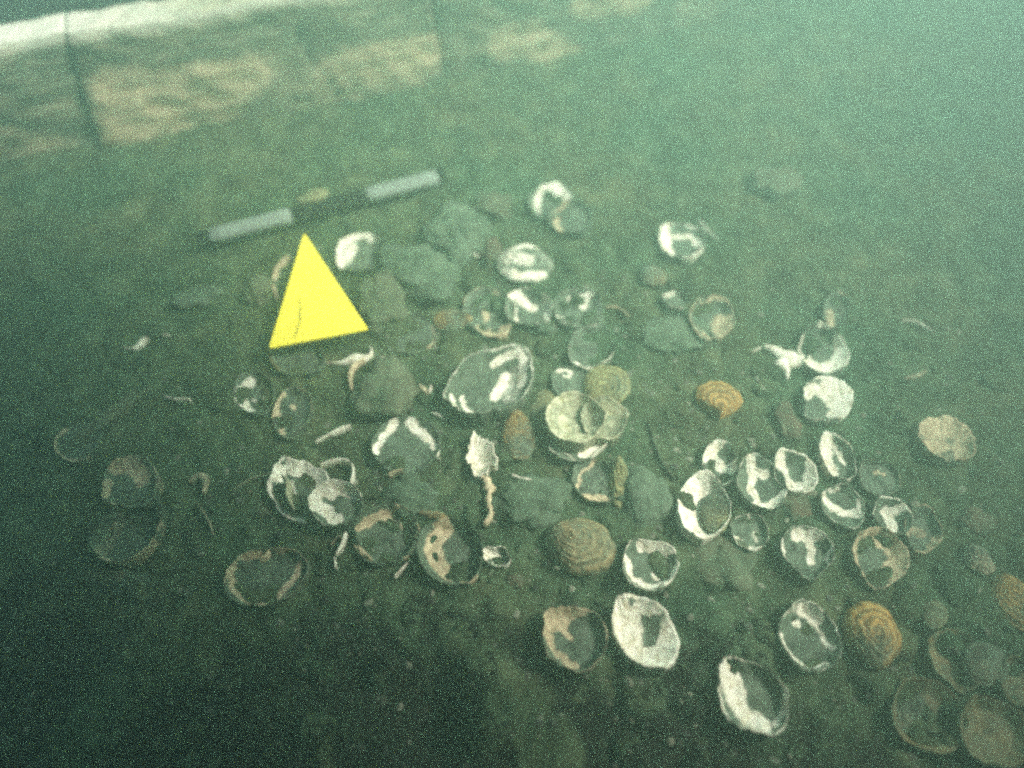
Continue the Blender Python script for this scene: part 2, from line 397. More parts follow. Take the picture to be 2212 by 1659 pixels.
# ------------------------------------------------------------------ timber planks behind
WA = Vector((-0.68, 0.843, 0)); WD = Vector((0.948, 0.319, 0)).normalized(); WN = Vector((WD.y, -WD.x, 0)); WH = 0.158; WT = 0.052
def on_face(px, py):
    d = ray(px, py); o = Vector((0, 0, CAMH)); t = (WA - o).dot(WN) / d.dot(WN); p = o + d * t
    return (p - WA).dot(WD), p.z, t
def plank_material():
    m, nt, b = new_mat('weathered_timber')
    tc = N(nt, 'ShaderNodeTexCoord'); mp = N(nt, 'ShaderNodeMapping'); mp.inputs['Scale'].default_value = (3, 3, 26); nt.links.new(tc.outputs['Object'], mp.inputs[0])
    gr = N(nt, 'ShaderNodeTexNoise'); gr.inputs['Scale'].default_value = 6; gr.inputs['Detail'].default_value = 8; nt.links.new(mp.outputs[0], gr.inputs['Vector'])
    tan = ramp(nt, gr.outputs['Fac'], [(0.3, (0.36, 0.27, 0.15)), (0.5, (0.54, 0.42, 0.27)), (0.72, (0.66, 0.54, 0.37))])
    sil = ramp(nt, noise_node(nt, 18, 7, 0.7, obj=False), [(0.3, (0.10, 0.12, 0.08)), (0.7, (0.20, 0.215, 0.14))])
    mk = math_n(nt, 'ADD', attr(nt, 'clean'), math_n(nt, 'MULTIPLY', math_n(nt, 'SUBTRACT', noise_node(nt, 28, 8, 0.72, 0.9, obj=False), 0.5), 1.3))
    rr = N(nt, 'ShaderNodeMapRange'); rr.interpolation_type = 'SMOOTHSTEP'; rr.inputs[1].default_value = 0.0; rr.inputs[2].default_value = 1.15
    nt.links.new(mk, rr.inputs[0]); c = mix(nt, rr.outputs[0], sil, tan)
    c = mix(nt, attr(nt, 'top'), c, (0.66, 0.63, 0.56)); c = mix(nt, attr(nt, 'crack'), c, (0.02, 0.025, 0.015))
    nt.links.new(c, b.inputs['Base Color']); b.inputs['Roughness'].default_value = 0.95; b.inputs['Specular IOR Level'].default_value = 0.1
    bump(nt, b, math_n(nt, 'ADD', gr.outputs['Fac'], noise_node(nt, 70, 6, 0.7)), 0.8, 0.006); return m
M_PL = plank_material()
PATCH = []
for pts, r, s_ in [([(-20, 300), (60, 320), (130, 335)], 42, .62), ([(0, 230), (120, 225)], 35, .35),
                   ([(250, 185), (390, 180), (540, 160)], 42, .85), ([(250, 235), (360, 225), (480, 225)], 46, .95), ([(250, 292), (340, 295), (390, 275)], 26, .9),
                   ([(600, 150), (680, 200)], 55, .42), ([(730, 150), (800, 130), (925, 120)], 44, .82), ([(760, 190), (900, 185)], 26, .5),
                   ([(1090, 95), (1150, 85), (1225, 135)], 34, .85), ([(1265, 15), (1385, 0)], 30, .85), ([(1000, 120), (1060, 60)], 40, .4), ([(1500, 20), (1560, -10)], 40, .5)]:
    q = [on_face(*p) for p in pts]
    PATCH.append(([Vector((a, z, 0)) for a, z, t in q], 1.2 * r / FPX * q[0][2], min(1, s_ * 1.15)))
CRACK = [Vector(on_face(*p)[:2] + (0,)) for p in [(640, 60), (672, 125), (705, 165), (735, 205), (752, 240), (760, 275)]]
def plank(s0b, s0t, s1b, s1t, label, off, seed, dirt):
    """s*b / s*t: ends of the board at its foot and at its top"""
    nx = max(20, int((s1b - s0b) / 0.007)); nzv = 26; ny = 8; V = []; F = []; CL = []; TP = []; CK = []; rows = []
    prof = [(0, -0.05 + (WH + 0.05) * k / nzv) for k in range(nzv + 1)] + [(-WT * k / ny, WH) for k in range(1, ny + 1)] + [(-WT, WH * (1 - k / 4) - 0.05 * k / 4) for k in range(1, 5)]
    for i in range(nx + 1):
        u = i / nx; row = []
        for k, (y, z) in enumerate(prof):
            v = max(0, z / WH); s = (s0b + (s0t - s0b) * v) * (1 - u) + (s1b + (s1t - s1b) * v) * u
            rnd = 0.004 * (ss(WH - 0.012, WH, z) if y == 0 else 0)
            dz = 0.006 * nz(s, y, 2, 9) + 0.003 * nz(s, y, 2, 40)
            yy = y - rnd + 0.008 * nz(s, z, 4, 9) + 0.004 * nz(s, z * 2, 2, 30) + off
            ck = 0.0
            if y == 0:
                d = min(seg_d(Vector((s, z, 0)), CRACK[j], CRACK[j + 1]) for j in range(len(CRACK) - 1)); ck = 1 - ss(0.0012, 0.0038, d); ed = min(s - (s0b + (s0t - s0b) * v), (s1b + (s1t - s1b) * v) - s); ck = max(ck, 0.3 * (1 - ss(0.001, 0.016, ed))); yy -= 0.004 * ck
            zz = z + (dz if z > 0.1 else 0) - rnd * 0.5
            p = WA + WD * s + WN * yy + Vector((0, 0, zz)); V.append(tuple(p))
            pa = stroke_val(Vector((s, z, 0)), PATCH) if y == 0 else 0.3
            CL.append(max(0.0, max(pa, 0.16 + 0.22 * ss(0.05, 0.16, z)) - dirt)); TP.append((1 - 0.85 * ss(0.05, 0.42, s)) * (0.8 + 0.4 * nz(s, y, 3, 14)) if (y < 0 and z >= WH - 0.001) else 0.45 * ss(WH - 0.020, WH, z) if y == 0 else 0.0); CK.append(ck * 0.9); row.append(len(V) - 1)  # pale sand on top; the soft glow down the face is painted in
        rows.append(row)
    for r0, r1 in zip(rows, rows[1:]):
        for k in range(len(prof) - 1): F.append((r0[k], r1[k], r1[k + 1], r0[k + 1]))
    F.append(tuple(rows[0])); F.append(tuple(rows[-1][::-1]))
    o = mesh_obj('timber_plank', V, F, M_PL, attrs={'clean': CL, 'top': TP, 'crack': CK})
    return tag(o, label, 'plank', 'edge-on timber planks behind the shells')
j1t, j1b = on_face(176, 150)[0], on_face(222, 340)[0]; j2t, j2b = on_face(925, 20)[0], on_face(968, 280)[0]
def ext(sb, st, z=0.0): return sb, st
plank(-2.6, -2.6, j1b - .0006, j1t - .0006, 'dingy plank at the left edge, its joint a dark upright line', 0.0, 2.0, 0.10)
plank(j1b + .0006, j1t + .0006, j2b - .0006, j2t - .0006, 'cracked middle plank with the largest bare tan patches', 0.003, 5.0, 0.0)
plank(j2b + .0006, j2t + .0006, 4.0, 4.0, 'hazy right-hand plank fading into green water, small pale patches', -0.004, 8.0, 0.05)
def build_dark_backing():  # added behind the planks to darken the corner of open water
    V = []; F = []; n = 40; prof = [(-.11, -.05), (-.11, .30), (-.19, .30), (-.19, -.05)]
    for i in range(n + 1):
        s = -2.6 + 2.95 * i / n
        for k, (y, z) in enumerate(prof):
            p = WA + WD * s + WN * (y + .006 * nz(s, k, 3, 5)) + Vector((0, 0, z + .005 * nz(s, k, 9, 6))); V.append(tuple(p))
    for i in range(n):
        for k in range(4): a = i * 4 + k; b_ = i * 4 + (k + 1) % 4; F.append((a, a + 4, b_ + 4, b_))
    F += [(0, 1, 2, 3), tuple(n * 4 + k for k in (3, 2, 1, 0))]
    m, nt, b = new_mat('backing_dark'); nt.links.new(ramp(nt, noise_node(nt, 20, 6, .7), [(.3, (.008, .012, .014)), (.7, (.035, .045, .05))]), b.inputs['Base Color']); b.inputs['Roughness'].default_value = .9
    tag(mesh_obj('dark_backing', V, F, m, smooth=False), 'added dark backing behind the bright plank edge, darkening the top left corner', 'beam')
build_dark_backing()
# ------------------------------------------------------------------ scale rod and marker
def plain(name, col, rough=0.6, mott=0.25, scale=120):
    m, nt, b = new_mat(name); c = ramp(nt, noise_node(nt, scale, 6, 0.7), [(0.3, tuple(x * (1 - mott) for x in col)), (0.7, tuple(min(1, x * (1 + mott * 0.5)) for x in col))])
    nt.links.new(c, b.inputs['Base Color']); b.inputs['Roughness'].default_value = rough; b.inputs['Specular IOR Level'].default_value = 0.2
    bump(nt, b, noise_node(nt, scale * 2, 5, 0.7), 0.3, 0.001); return m
M_W = plain('rod_white', (0.185, 0.21, 0.18), 0.85); M_B = plain('rod_black', (0.004, 0.006, 0.004), 0.9, 0.6)
M_Y = plain('marker_yellow', (0.97, 0.79, 0.05), 0.8, 0.12, 45)
def rod():
    PZ[0] = 0
    zc = 0.014; A, B = at(453, 512, zc), at(945, 383, zc); d = (B - A).normalized(); s = Vector((-d.y, d.x, 0)); L = (B - A).length
    cuts = [-0.016, 0.0, (at(629, 466, zc) - A).dot(d), (at(791, 423, zc) - A).dot(d), L, L + 0.010]
    mid = A + d * L / 2; r = bpy.data.objects.new('scale_rod', None); C.objects.link(r); r.location = mid
    tag(r, 'black and white banded scale rod lying behind the yellow triangle', 'scale rod')
    for k in range(5):
        a0, a1 = cuts[k], cuts[k + 1]; V = []; F = []; rows = []; W_, H_ = (0.0112, 0.0058) if k % 2 else (0.0108, 0.0055)
        n = 24
        stations = [(0, .0012), (.0012, 0)] + [(x / 6 * (a1 - a0), 0) for x in range(1, 6)] + [(a1 - a0 - .0012, 0), (a1 - a0, .0012)]
        for x, sh in stations:
            row = []
            for i in range(n):
                th = 2 * math.pi * i / n; c_, s_ = math.cos(th), math.sin(th)
                e = 0.5; px_ = math.copysign(abs(c_) ** e, c_) * (W_ - sh); pz = math.copysign(abs(s_) ** e, s_) * (H_ - sh)
                p = A + d * (a0 + x + 0.0002) + s * px_ + Vector((0, 0, pz)) - mid; V.append(tuple(p)); row.append(len(V) - 1)
            rows.append(row)
        for r0, r1 in zip(rows, rows[1:]):
            for i in range(n): j = (i + 1) % n; F.append((r0[i], r1[i], r1[j], r0[j]))
        F.append(tuple(rows[0])); F.append(tuple(rows[-1][::-1]))
        mesh_obj('white_band' if k % 2 else 'black_band', V, F, M_W if k % 2 else M_B, r)
rod()
def marker():
    z = 0.024; P = [at(658, 505, z), at(796, 715, z), at(581, 755, z)]; c = sum(P, Vector()) / 3; V = []; F = []
    rim = []
    for i in range(3):
        p = P[i]; a = (P[i - 1] - p).normalized(); b_ = (P[(i + 1) % 3] - p).normalized(); rr = 0.0035
        s0, s1 = p + a * rr, p + b_ * rr
        for k in range(5):
            t = k / 4; rim.append((s0 * (1 - t) ** 2 + p * 2 * t * (1 - t) + s1 * t * t) - c)
    n = len(rim)
    for zz, k in ((-0.0015, 1), (0.0010, 1), (0.0016, 0.992)):
        for q in rim: V.append((q.x * k, q.y * k, zz + 0.0018 * (q.x / 0.06) ** 2))
    for l in range(2):
        for i in range(n): j = (i + 1) % n; F.append((l * n + j, l * n + i, (l + 1) * n + i, (l + 1) * n + j))
    V.append((0, 0, 0.0016)); t = len(V) - 1; V.append((0, 0, -0.0015))
    for i in range(n): j = (i + 1) % n; F.append((2 * n + j, 2 * n + i, t)); F.append((i, j, t + 1))
    o = mesh_obj('triangular_marker', V, F, M_Y, smooth=False); o.location = c
    tag(o, 'flat bright yellow plastic triangle pointing at the scale rod', 'marker')
    # hair-thin strand of weed on it
    pts = [(648, 642), (649, 667), (648, 692), (641, 717), (634, 730)]; Q = [at(*p, z + 0.0024) for p in pts]; oo = Q[2].copy(); V = []; F = []; rows = []
    for k in range(17):
        t = k / 4; i = min(3, int(t)); f = t - i; q = Q[i] * (1 - f) + Q[i + 1] * f - oo; row = []
        for a in range(6):
            an = math.pi * a / 3; rad = 0.00042 * (0.5 + math.sin(math.pi * (0.1 + 0.8 * k / 16)))
            V.append((q.x + rad * math.cos(an) + 0.0004 * nz(k * .7, 0, 3), q.y, q.z + rad * math.sin(an))); row.append(len(V) - 1)
        rows.append(row)
    for r0, r1 in zip(rows, rows[1:]):
        for a in range(6): F.append((r0[a], r0[(a + 1) % 6], r1[(a + 1) % 6], r1[a]))
    w_ = mesh_obj('weed_strand', V, F, plain('weed', (0.12, 0.10, 0.01))); w_.location = oo
    tag(w_, 'thin dark strand of weed lying on the yellow triangle', 'weed')
marker()
# ------------------------------------------------------------------ the shells, one by one
# around the marker
cup((735, 575), (820, 520), 84, 'curved white-rimmed shell just right of the yellow triangle\'s tip', 'white', .014, (0.25, -.2, .62, .62), [([(735, 575), (728, 545), (745, 518), (785, 505), (825, 515)], 9, .8), ([(745, 560), (760, 530)], 12, .6)], rim=.1)
cup((590, 600), (655, 600), 105, 'pale rim curving out from behind the triangle\'s left side', 'tan', .012, (0.1, 0, .75, .75), [([(625, 555), (597, 580), (585, 610), (600, 650)], 6, .75)], rim=.15)
cup((850, 760), (925, 685), 92, 'large mud-filled shell with a faint ring of rim, right of triangle', 'tan', .008, (0, 0, .85, .85), [([(935, 700), (938, 735), (920, 768)], 4, .6), ([(845, 690), (890, 675)], 4, .4), ([(845, 735), (852, 728)], 9, .65)], rim=.25)
cup((585, 745), (690, 790), 82, 'dull shell poking out beneath the triangle\'s lower left corner', 'olive', .011, (.1, 0, .7, .7), [([(577, 745), (580, 780), (600, 800)], 5, .75), ([(650, 745), (690, 750)], 8, .5)], rim=.2)
sliver([(703, 785), (735, 783), (765, 772), (790, 772), (802, 762), (800, 748)], [2, 7, 22, 16, 7, 3], 'winged white splinter just under the triangle\'s lower edge', 'white', .008)
sliver([(761, 848), (757, 820), (765, 795), (790, 782)], [8, 11, 14, 8], 'stubby pale arm of broken shell below the winged splinter', 'tan', .008, clean=.7)
sliver([(812, 778), (838, 780), (858, 795), (872, 820)], [7, 15, 15, 6], 'ribbed curved white rim piece over the round stone', 'white', .010, bumpy=.5, clean=.9)
cup((570, 895), (530, 810), 82, 'shell with a bright left crescent, below the triangle', 'white', .012, (0.0, -.25, .62, .62), [([(540, 820), (522, 840), (520, 862), (535, 885)], 10, .85), ([(545, 858), (560, 866), (575, 856)], 3, .6)], rim=.2)
cup((622, 945), (640, 840), 80, 'thin oval ring of shell packed with mud and a white fleck', 'tan', .009, (0, 0, .8, .8), [([(612, 850), (595, 870), (594, 892), (612, 935)], 5, .8), ([(660, 850), (674, 880)], 4, .5), ([(632, 875)], 6, 1), ([(597, 892)], 6, 1)], rim=.3)
sliver([(353, 856), (368, 864), (388, 866), (412, 865)], [3, 7, 8, 6], 'clean white curved sliver alone on the dark left silt', 'white', .008, clean=1)
cup((120, 960), (215, 940), 85, 'almost buried ring of rim at the far left', 'tan', .007, (0, 0, .86, .86), [([(140, 928), (118, 950), (120, 975), (160, 996), (205, 985)], 4, .6)], rim=.1)
sliver([(268, 757), (295, 755), (312, 738), (322, 733)], [2, 9, 12, 4], 'small pointed pale chip alone at the upper left of the shells', 'white', .007, clean=.75)
sliver([(352, 725), (366, 726)], [4, 5], 'tiny white chip right of the pointed pale chip', 'white', .005, clean=.7)
cup((232, 1080), (330, 1010), 115, 'tan-topped shell resting on the rim of the tall ring at left', 'tan', .013, (-.1, .1, .62, .58), [([(250, 1005), (285, 1000), (305, 1030)], 17, .75), ([(335, 1015), (345, 1050)], 8, .5), ([(235, 1092), (265, 1095)], 4, .7), ([(232, 1040), (222, 1075)], 8, .6)], rim=.25, lift=.003)
cup((340, 1090), (215, 1205), 105, 'tall dark hollow shell with a thin tan right rim, far left', 'tan', .024, (0.02, .05, .72, .72), [([(340, 1105), (346, 1130), (330, 1170), (312, 1195), (280, 1212), (245, 1215), (220, 1208)], 5, .95), ([(255, 1120), (215, 1190)], 13, .42)], rim=.1, taper=.15)
dome((165, 1240), (355, 1275), 62, 'flat brown shell lying below the tall ring at far left', 'brown', .008, base=.45, strokes=[([(180, 1250), (260, 1245)], 16, .6)])
sliver([(408, 1040), (425, 1027), (442, 1034), (438, 1065)], [8, 16, 20, 6], 'blurred tan hook of shell between the left ring and bright cup', 'tan', .008, clean=.5)
sliver([(425, 1085), (450, 1125), (460, 1155)], [2, 5, 2], 'hair-thin grey rim line below the tan hook', 'tan', .005, clean=.5)
sliver([(500, 1062), (540, 1035), (590, 1020)], [2, 3, 2], 'faint buried rim line left of the big flaky shell', 'tan', .004, clean=.45)
sliver([(502, 1080), (548, 1070)], [2, 3], 'short faint rim line left of the big flaky shell', 'tan', .004, clean=.4)
# bright pair lower left of centre
cup((695, 1130), (615, 1005), 118, 'big flaky tan and white shell beneath the bright white cup', 'white', .020, (-.02, .12, .55, .55), [([(640, 1005), (668, 1005), (692, 1030)], 20, 1), ([(605, 1015), (592, 1050), (595, 1080), (615, 1110), (650, 1130)], 11, .9), ([(625, 1040), (628, 1080)], 9, .62)], rim=.4, rough=.10)
sliver([(610, 1030), (622, 1045), (622, 1075), (635, 1100)], [3, 12, 12, 4], 'golden inner flake standing in the big flaky shell', 'pearl', .018, clean=.7)
cup((700, 1135), (745, 1045), 108, 'brightest white cup, overlapping the big flaky shell', 'white', .020, (.1, -.22, .62, .60), [([(772, 1067), (745, 1052), (712, 1045), (685, 1060), (668, 1090)], 11, 1), ([(680, 1090), (705, 1095), (712, 1110), (725, 1117)], 12, 1), ([(700, 1050), (715, 1060)], 12, 1), ([(665, 1100), (668, 1125)], 6, .9)], rim=.25, lift=.010)
sliver([(692, 1005), (715, 996), (740, 993), (760, 1003), (762, 1030), (756, 1045)], [3, 8, 9, 5, 8, 3], 'thin pale rim looping behind the brightest white cup', 'white', .010, clean=.7)
sliver([(682, 958), (705, 945), (735, 930), (758, 922)], [2, 4, 14, 4], 'pointed white splinter above the looping thin rim', 'white', .008, clean=.8)
cup((880, 1028), (875, 905), 138, 'wide mud-filled shell with two white shoulders, left of centre', 'white', .010, (0, 0, .85, .85), [([(852, 910), (832, 935), (808, 975)], 7, .9), ([(885, 910), (910, 930), (938, 958)], 10, .75), ([(947, 975), (945, 1000), (925, 1020)], 3, .8)], rim=.1)
cup((785, 1203), (885, 1110), 122, 'hollow orange-tan ring with a thick pitted right rim', 'tan', .022, (0, .0, .74, .74), [([(775, 1138), (800, 1118), (830, 1105), (860, 1102)], 8, .95), ([(872, 1115), (893, 1145), (898, 1180), (888, 1205)], 14, 1), ([(855, 1105), (885, 1125)], 10, .8), ([(765, 1180), (785, 1195), (798, 1205)], 6, .7)], rim=.15, taper=.1, rough=.1)
sliver([(890, 1210), (870, 1228), (852, 1248)], [3, 6, 4], 'white strand running down from the thick pitted rim', 'white', .007, clean=.8)
sliver([(748, 1152), (738, 1180), (727, 1200)], [4, 10, 3], 'narrow white blade left of the orange-tan ring', 'white', .010, clean=.85)
sliver([(725, 1208), (727, 1232)], [4, 5], 'tiny white crumb below the narrow white blade', 'white', .006, clean=.8)
sliver([(715, 1180), (728, 1165), (735, 1155)], [8, 9, 3], 'blunt tan chip left of the narrow white blade', 'tan', .007, clean=.5)
sliver([(766, 1180), (780, 1192), (800, 1206)], [5, 14, 6], 'small tan flake inside the left of the orange-tan ring', 'tan', .010, clean=.8)
cup((1015, 1255), (935, 1135), 132, 'half ring of peach-coloured shell right of the orange-tan ring', 'tan', .022, (.0, -.2, .76, .80), [([(962, 1135), (940, 1155), (935, 1185), (945, 1210), (970, 1235)], 16, .95), ([(975, 1240), (1010, 1256), (1035, 1245)], 5, .7)], rim=.0, taper=.1)
sliver([(905, 1110), (940, 1112), (965, 1122), (985, 1130)], [10, 24, 18, 5], 'orange-brown wing of shell above the peach half ring', 'orange', .012, clean=.5)
cup((493, 1255), (656, 1238), 122, 'complete tan-rimmed hollow shell, lowest of the left group', 'tan', .018, (0.05, .0, .80, .78), [([(560, 1195), (510, 1205), (495, 1240), (505, 1275), (540, 1298), (570, 1305)], 7, .9), ([(590, 1290), (625, 1255), (645, 1215)], 8, .9), ([(595, 1188), (625, 1187)], 3, 1)], rim=.35, taper=.05, rough=.08)
sliver([(562, 1215), (575, 1205), (585, 1193)], [4, 12, 9], 'small peach chip on the far rim of the lowest left ring', 'tan', .016, clean=1)
# upper centre
cup((1165, 470), (1210, 400), 84, 'hazy shell with pale lit top, uppermost of all the shells', 'white', .012, (-.15, .1, .6, .6), [([(1195, 405), (1215, 425)], 16, .9), ([(1180, 395), (1162, 425), (1160, 450)], 7, .7)], rim=.15)
cup((1262, 500), (1205, 440), 78, 'dim shell with a thin white left edge under the uppermost', 'tan', .010, (.1, .0, .8, .8), [([(1225, 435), (1203, 455), (1202, 480), (1212, 498)], 5, .95)], rim=.15, lift=.004)
dome((1135, 528), (1130, 603), 118, 'pale humped shell with flat lower edge, upper centre', 'white', .020, base=.55, strokes=[([(1090, 590), (1130, 598), (1175, 592)], 8, 1), ([(1110, 540), (1160, 535)], 12, .8), ([(1105, 565), (1140, 570)], 16, .6)], ridges=5, taper=.2)
cup((1075, 730), (1040, 625), 108, 'greyish shell with pinkish lower tip, left of two white cups', 'tan', .012, (.1, .0, .66, .66), [([(1040, 705), (1060, 722), (1085, 725), (1092, 705)], 11, .85), ([(1050, 670), (1050, 685)], 7, .7), ([(1070, 635), (1085, 645)], 8, .5)], rim=.3)
dome((1018, 688), (938, 690), 42, 'small orange shell wedged left of the greyish shell', 'orange', .010, base=.6)
cup((1105, 690), (1175, 640), 88, 'white-lined cup with a bright top left corner, upper centre', 'white', .013, (.05, -.05, .72, .72), [([(1105, 635), (1120, 635), (1135, 650), (1150, 658)], 10, 1), ([(1112, 650), (1116, 690)], 3, 1), ([(1175, 640), (1187, 665), (1180, 690)], 6, .8)], rim=.3)
cup((1285, 635), (1210, 695), 88, 'shell with a single brilliant white splash near its top', 'white', .012, (0, 0, .76, .76), [([(1235, 642), (1255, 638), (1275, 635)], 7, 1), ([(1260, 640), (1260, 655)], 9, 1), ([(1205, 680), (1240, 699)], 4, .95), ([(1290, 650), (1292, 675), (1268, 695)], 5, .65)], rim=.2)
cup((1322, 765), (1235, 735), 94, 'muddy shell with a pale pointed right end below the white splash', 'white', .011, (-.05, 0, .80, .80), [([(1290, 722), (1312, 740)], 9, .85), ([(1245, 782), (1262, 795), (1280, 800)], 5, .8), ([(1322, 765), (1300, 790)], 4, .6)], rim=.3)
rock(1177, 711, 44, 32, 'small rounded pale green pebble below the white-lined cup', 'green', .010, seed=2)
cup((1140, 765), (985, 880), 132, 'large twisted oyster with two white streaks, dead centre', 'white', .026, (.18, .0, .62, .66), [([(1065, 778), (1090, 768), (1118, 762), (1130, 775)], 6, 1), ([(1134, 780), (1126, 825)], 8, 1), ([(1092, 800), (1082, 822), (1070, 845)], 10, 1), ([(995, 845), (1000, 865), (1022, 885)], 4, .95), ([(975, 850), (985, 880)], 5, .7), ([(1110, 800), (1105, 850)], 20, .45)], rim=.3, lift=.004, rough=.09)
dome((1115, 885), (1125, 988), 72, 'yellow ringed shell standing left of the pearly stack', 'orange', .015, base=.62, ridges=12, strokes=[([(1092, 900), (1093, 960)], 3, .7)])
# the pearly stack
dome((1190, 935), (1175, 845), 70, 'olive shell tucked under the left of the pearly stack', 'olive', .008, base=.7)
dome((1275, 865), (1345, 800), 96, 'mottled olive-brown shell at the top right of the stack', 'olive', .012, base=.85, ridges=6)
cup((1270, 862), (1210, 798), 84, 'faint greenish shell above the pearly stack with a tiny rim', 'white', .008, (0, 0, .84, .84), [([(1205, 802), (1225, 795), (1238, 802)], 3, .8), ([(1218, 809), (1232, 808)], 3, .9)], rim=.15)
cup((1308, 945), (1190, 965), 76, 'lowest shell of the stack with a smooth white lip', 'white', .010, (-.2, 0, .6, .7), [([(1265, 975), (1300, 970), (1300, 950)], 13, .95), ([(1185, 950), (1240, 990)], 4, .5)], rim=.25, lift=.002)
cup((1352, 890), (1260, 915), 88, 'stacked shell with a white-tipped right end', 'pearl', .014, (.1, 0, .5, .6), [([(1310, 875), (1335, 885), (1350, 893)], 11, 1), ([(1290, 948), (1330, 945)], 5, 1)], rim=.4, base=.5, lift=.006)
cup((1305, 900), (1182, 905), 104, 'smooth pearly cream shell crowning the centre stack', 'pearl', .022, (-.15, -.1, .4, .45), [([(1205, 866), (1240, 856), (1270, 866)], 5, .8), ([(1220, 945), (1265, 940)], 12, 1), ([(1215, 900), (1225, 920)], 12, .8)], rim=.75, base=.56, lift=.012, rough=.04)
# centre lower
cup((1035, 945), (1045, 1025), 66, 'chunky white pitted lump of shell near the centre', 'white', .022, (.3, -.35, .22, .25), [([(1012, 960), (1025, 1000), (1035, 1020)], 22, 1), ([(1035, 950), (1055, 975)], 14, .9), ([(1055, 1000), (1070, 1010), (1055, 1025)], 7, .95)], rim=.9, base=.5, rough=.28)
sliver([(1040, 1028), (1055, 1045), (1055, 1085), (1060, 1110), (1045, 1132)], [12, 24, 13, 18, 5], 'ragged tan strip trailing below the pitted lump', 'tan', .010, clean=.7, bumpy=.4)
sliver([(1105, 1030), (1125, 1036), (1148, 1041)], [4, 7, 3], 'short white sliver right of the ragged tan strip', 'white', .013, clean=.9)
rock(1150, 1078, 165, 110, 'broad silt-covered stone beneath the short white sliver', 'green', .014, seed=5)
cup((1310, 1085), (1260, 995), 84, 'grey hollow shell beside the narrow upright olive one', 'tan', .010, (0, .0, .78, .78), [([(1290, 990), (1252, 1020), (1250, 1045)], 4, .7), ([(1268, 1072), (1310, 1075)], 10, .75)], rim=.15)
dome((1338, 985), (1340, 1098), 46, 'narrow upright olive shell below the pearly stack', 'olive', .016, base=.95, ridges=5, strokes=[([(1330, 1055), (1345, 1085)], 9, 1)])
dome((1180, 1150), (1330, 1195), 118, 'large brown ringed shell, widest in the centre foreground', 'brown', .026, base=.75, ridges=8, taper=.2, strokes=[([(1215, 1130), (1230, 1165)], 9, .95), ([(1265, 1228), (1310, 1218), (1332, 1190)], 4, 1)])
cup((1040, 1195), (1098, 1210), 42, 'tiny bright white cup alone left of the large brown shell', 'white', .014, (.35, .1, .35, .45), [([(1040, 1203), (1060, 1190), (1085, 1215)], 10, 1)], rim=.8, base=.3, rough=.18)
# right group
rock(1395, 1075, 118, 125, 'smooth pale green stone left of the largest white shell', 'green', .014, seed=9)
cup((1575, 1110), (1465, 1085), 138, 'largest white shell with a smooth olive right half', 'white', .024, (-.35, .0, .38, .48), [([(1490, 1055), (1475, 1085), (1470, 1120)], 26, 1), ([(1500, 1050), (1515, 1100), (1500, 1130)], 20, .95), ([(1485, 1155), (1510, 1165), (1550, 1145)], 7, .85)], rim=.7, base=.55, rough=.05, seed=3)
dome((1545, 1066), (1547, 1150), 60, 'olive disc filling the right half of the largest white shell', 'olive', .008, base=.6, lift=.006, taper=0)
cup((1580, 1130), (1655, 1165), 76, 'dirty small cup touching the tip of the largest white shell', 'white', .012, (0, .0, .72, .72), [([(1590, 1160), (1615, 1180), (1645, 1188)], 7, .95), ([(1590, 1112), (1612, 1108), (1628, 1120)], 2.5, .8), ([(1632, 1145), (1635, 1165)], 6, .5)], rim=.35)
cup((1620, 985), (1670, 1095), 92, 'cup with a white S-shaped streak down its middle', 'white', .016, (.15, -.1, .62, .6), [([(1622, 992), (1628, 1010), (1655, 1020)], 9, .95), ([(1632, 1015), (1625, 1045), (1640, 1070)], 7, 1), ([(1635, 1085), (1665, 1090), (1692, 1065)], 8, .95)], rim=.3)
cup((1520, 1000), (1590, 1000), 92, 'leaf-shaped cup with a forked white streak, leftmost of its row', 'white', .016, (.0, -.1, .6, .66), [([(1515, 990), (1535, 975), (1552, 960), (1562, 948)], 9, .95), ([(1545, 985), (1565, 1008), (1585, 1005)], 10, 1), ([(1515, 1005), (1522, 1015)], 7, .9), ([(1548, 1040), (1580, 1043)], 6, .85)], rim=.3)
cup((1690, 975), (1740, 1060), 84, 'squarish shell with a thick white U-shaped rim', 'white', .020, (-.1, -.15, .52, .52), [([(1682, 975), (1695, 1020), (1715, 1048), (1750, 1048), (1757, 1010), (1750, 970)], 12, 1), ([(1690, 970), (1720, 957)], 6, .9)], rim=.8)
cup((1785, 935), (1830, 1032), 64, 'slim pointed shell with a pale upper end, right of the U rim', 'white', .016, (.3, -.1, .55, .6), [([(1785, 945), (1785, 985), (1800, 1010)], 15, .85), ([(1805, 960), (1828, 995)], 5, .8), ([(1815, 1035), (1835, 1037)], 4, .7)], rim=.4)
cup((1845, 1140), (1800, 1052), 84, 'shell with a white bar across its middle under the slim pointed one', 'white', .014, (.2, .05, .6, .6), [([(1782, 1070), (1800, 1090), (1825, 1102), (1855, 1105)], 9, .9), ([(1856, 1080), (1858, 1110)], 4, .8), ([(1790, 1058), (1815, 1052)], 3, .6)], rim=.3)
cup((1745, 1245), (1740, 1140), 104, 'cup with a brilliant white T-shaped patch at its top', 'white', .014, (-.05, .0, .7, .7), [([(1722, 1152), (1750, 1155), (1772, 1155)], 11, 1), ([(1752, 1160), (1757, 1190), (1755, 1210)], 7, 1), ([(1690, 1165), (1695, 1195), (1715, 1225)], 4, .6), ([(1793, 1175), (1788, 1215)], 3, .6)], rim=.3)
cup((1865, 1000), (1930, 1060), 74, 'faint grey shell with one small white arc, right-hand side', 'tan', .008, (0, 0, .8, .8), [([(1890, 1018), (1900, 1012), (1910, 1022)], 3, .9)], rim=.3)
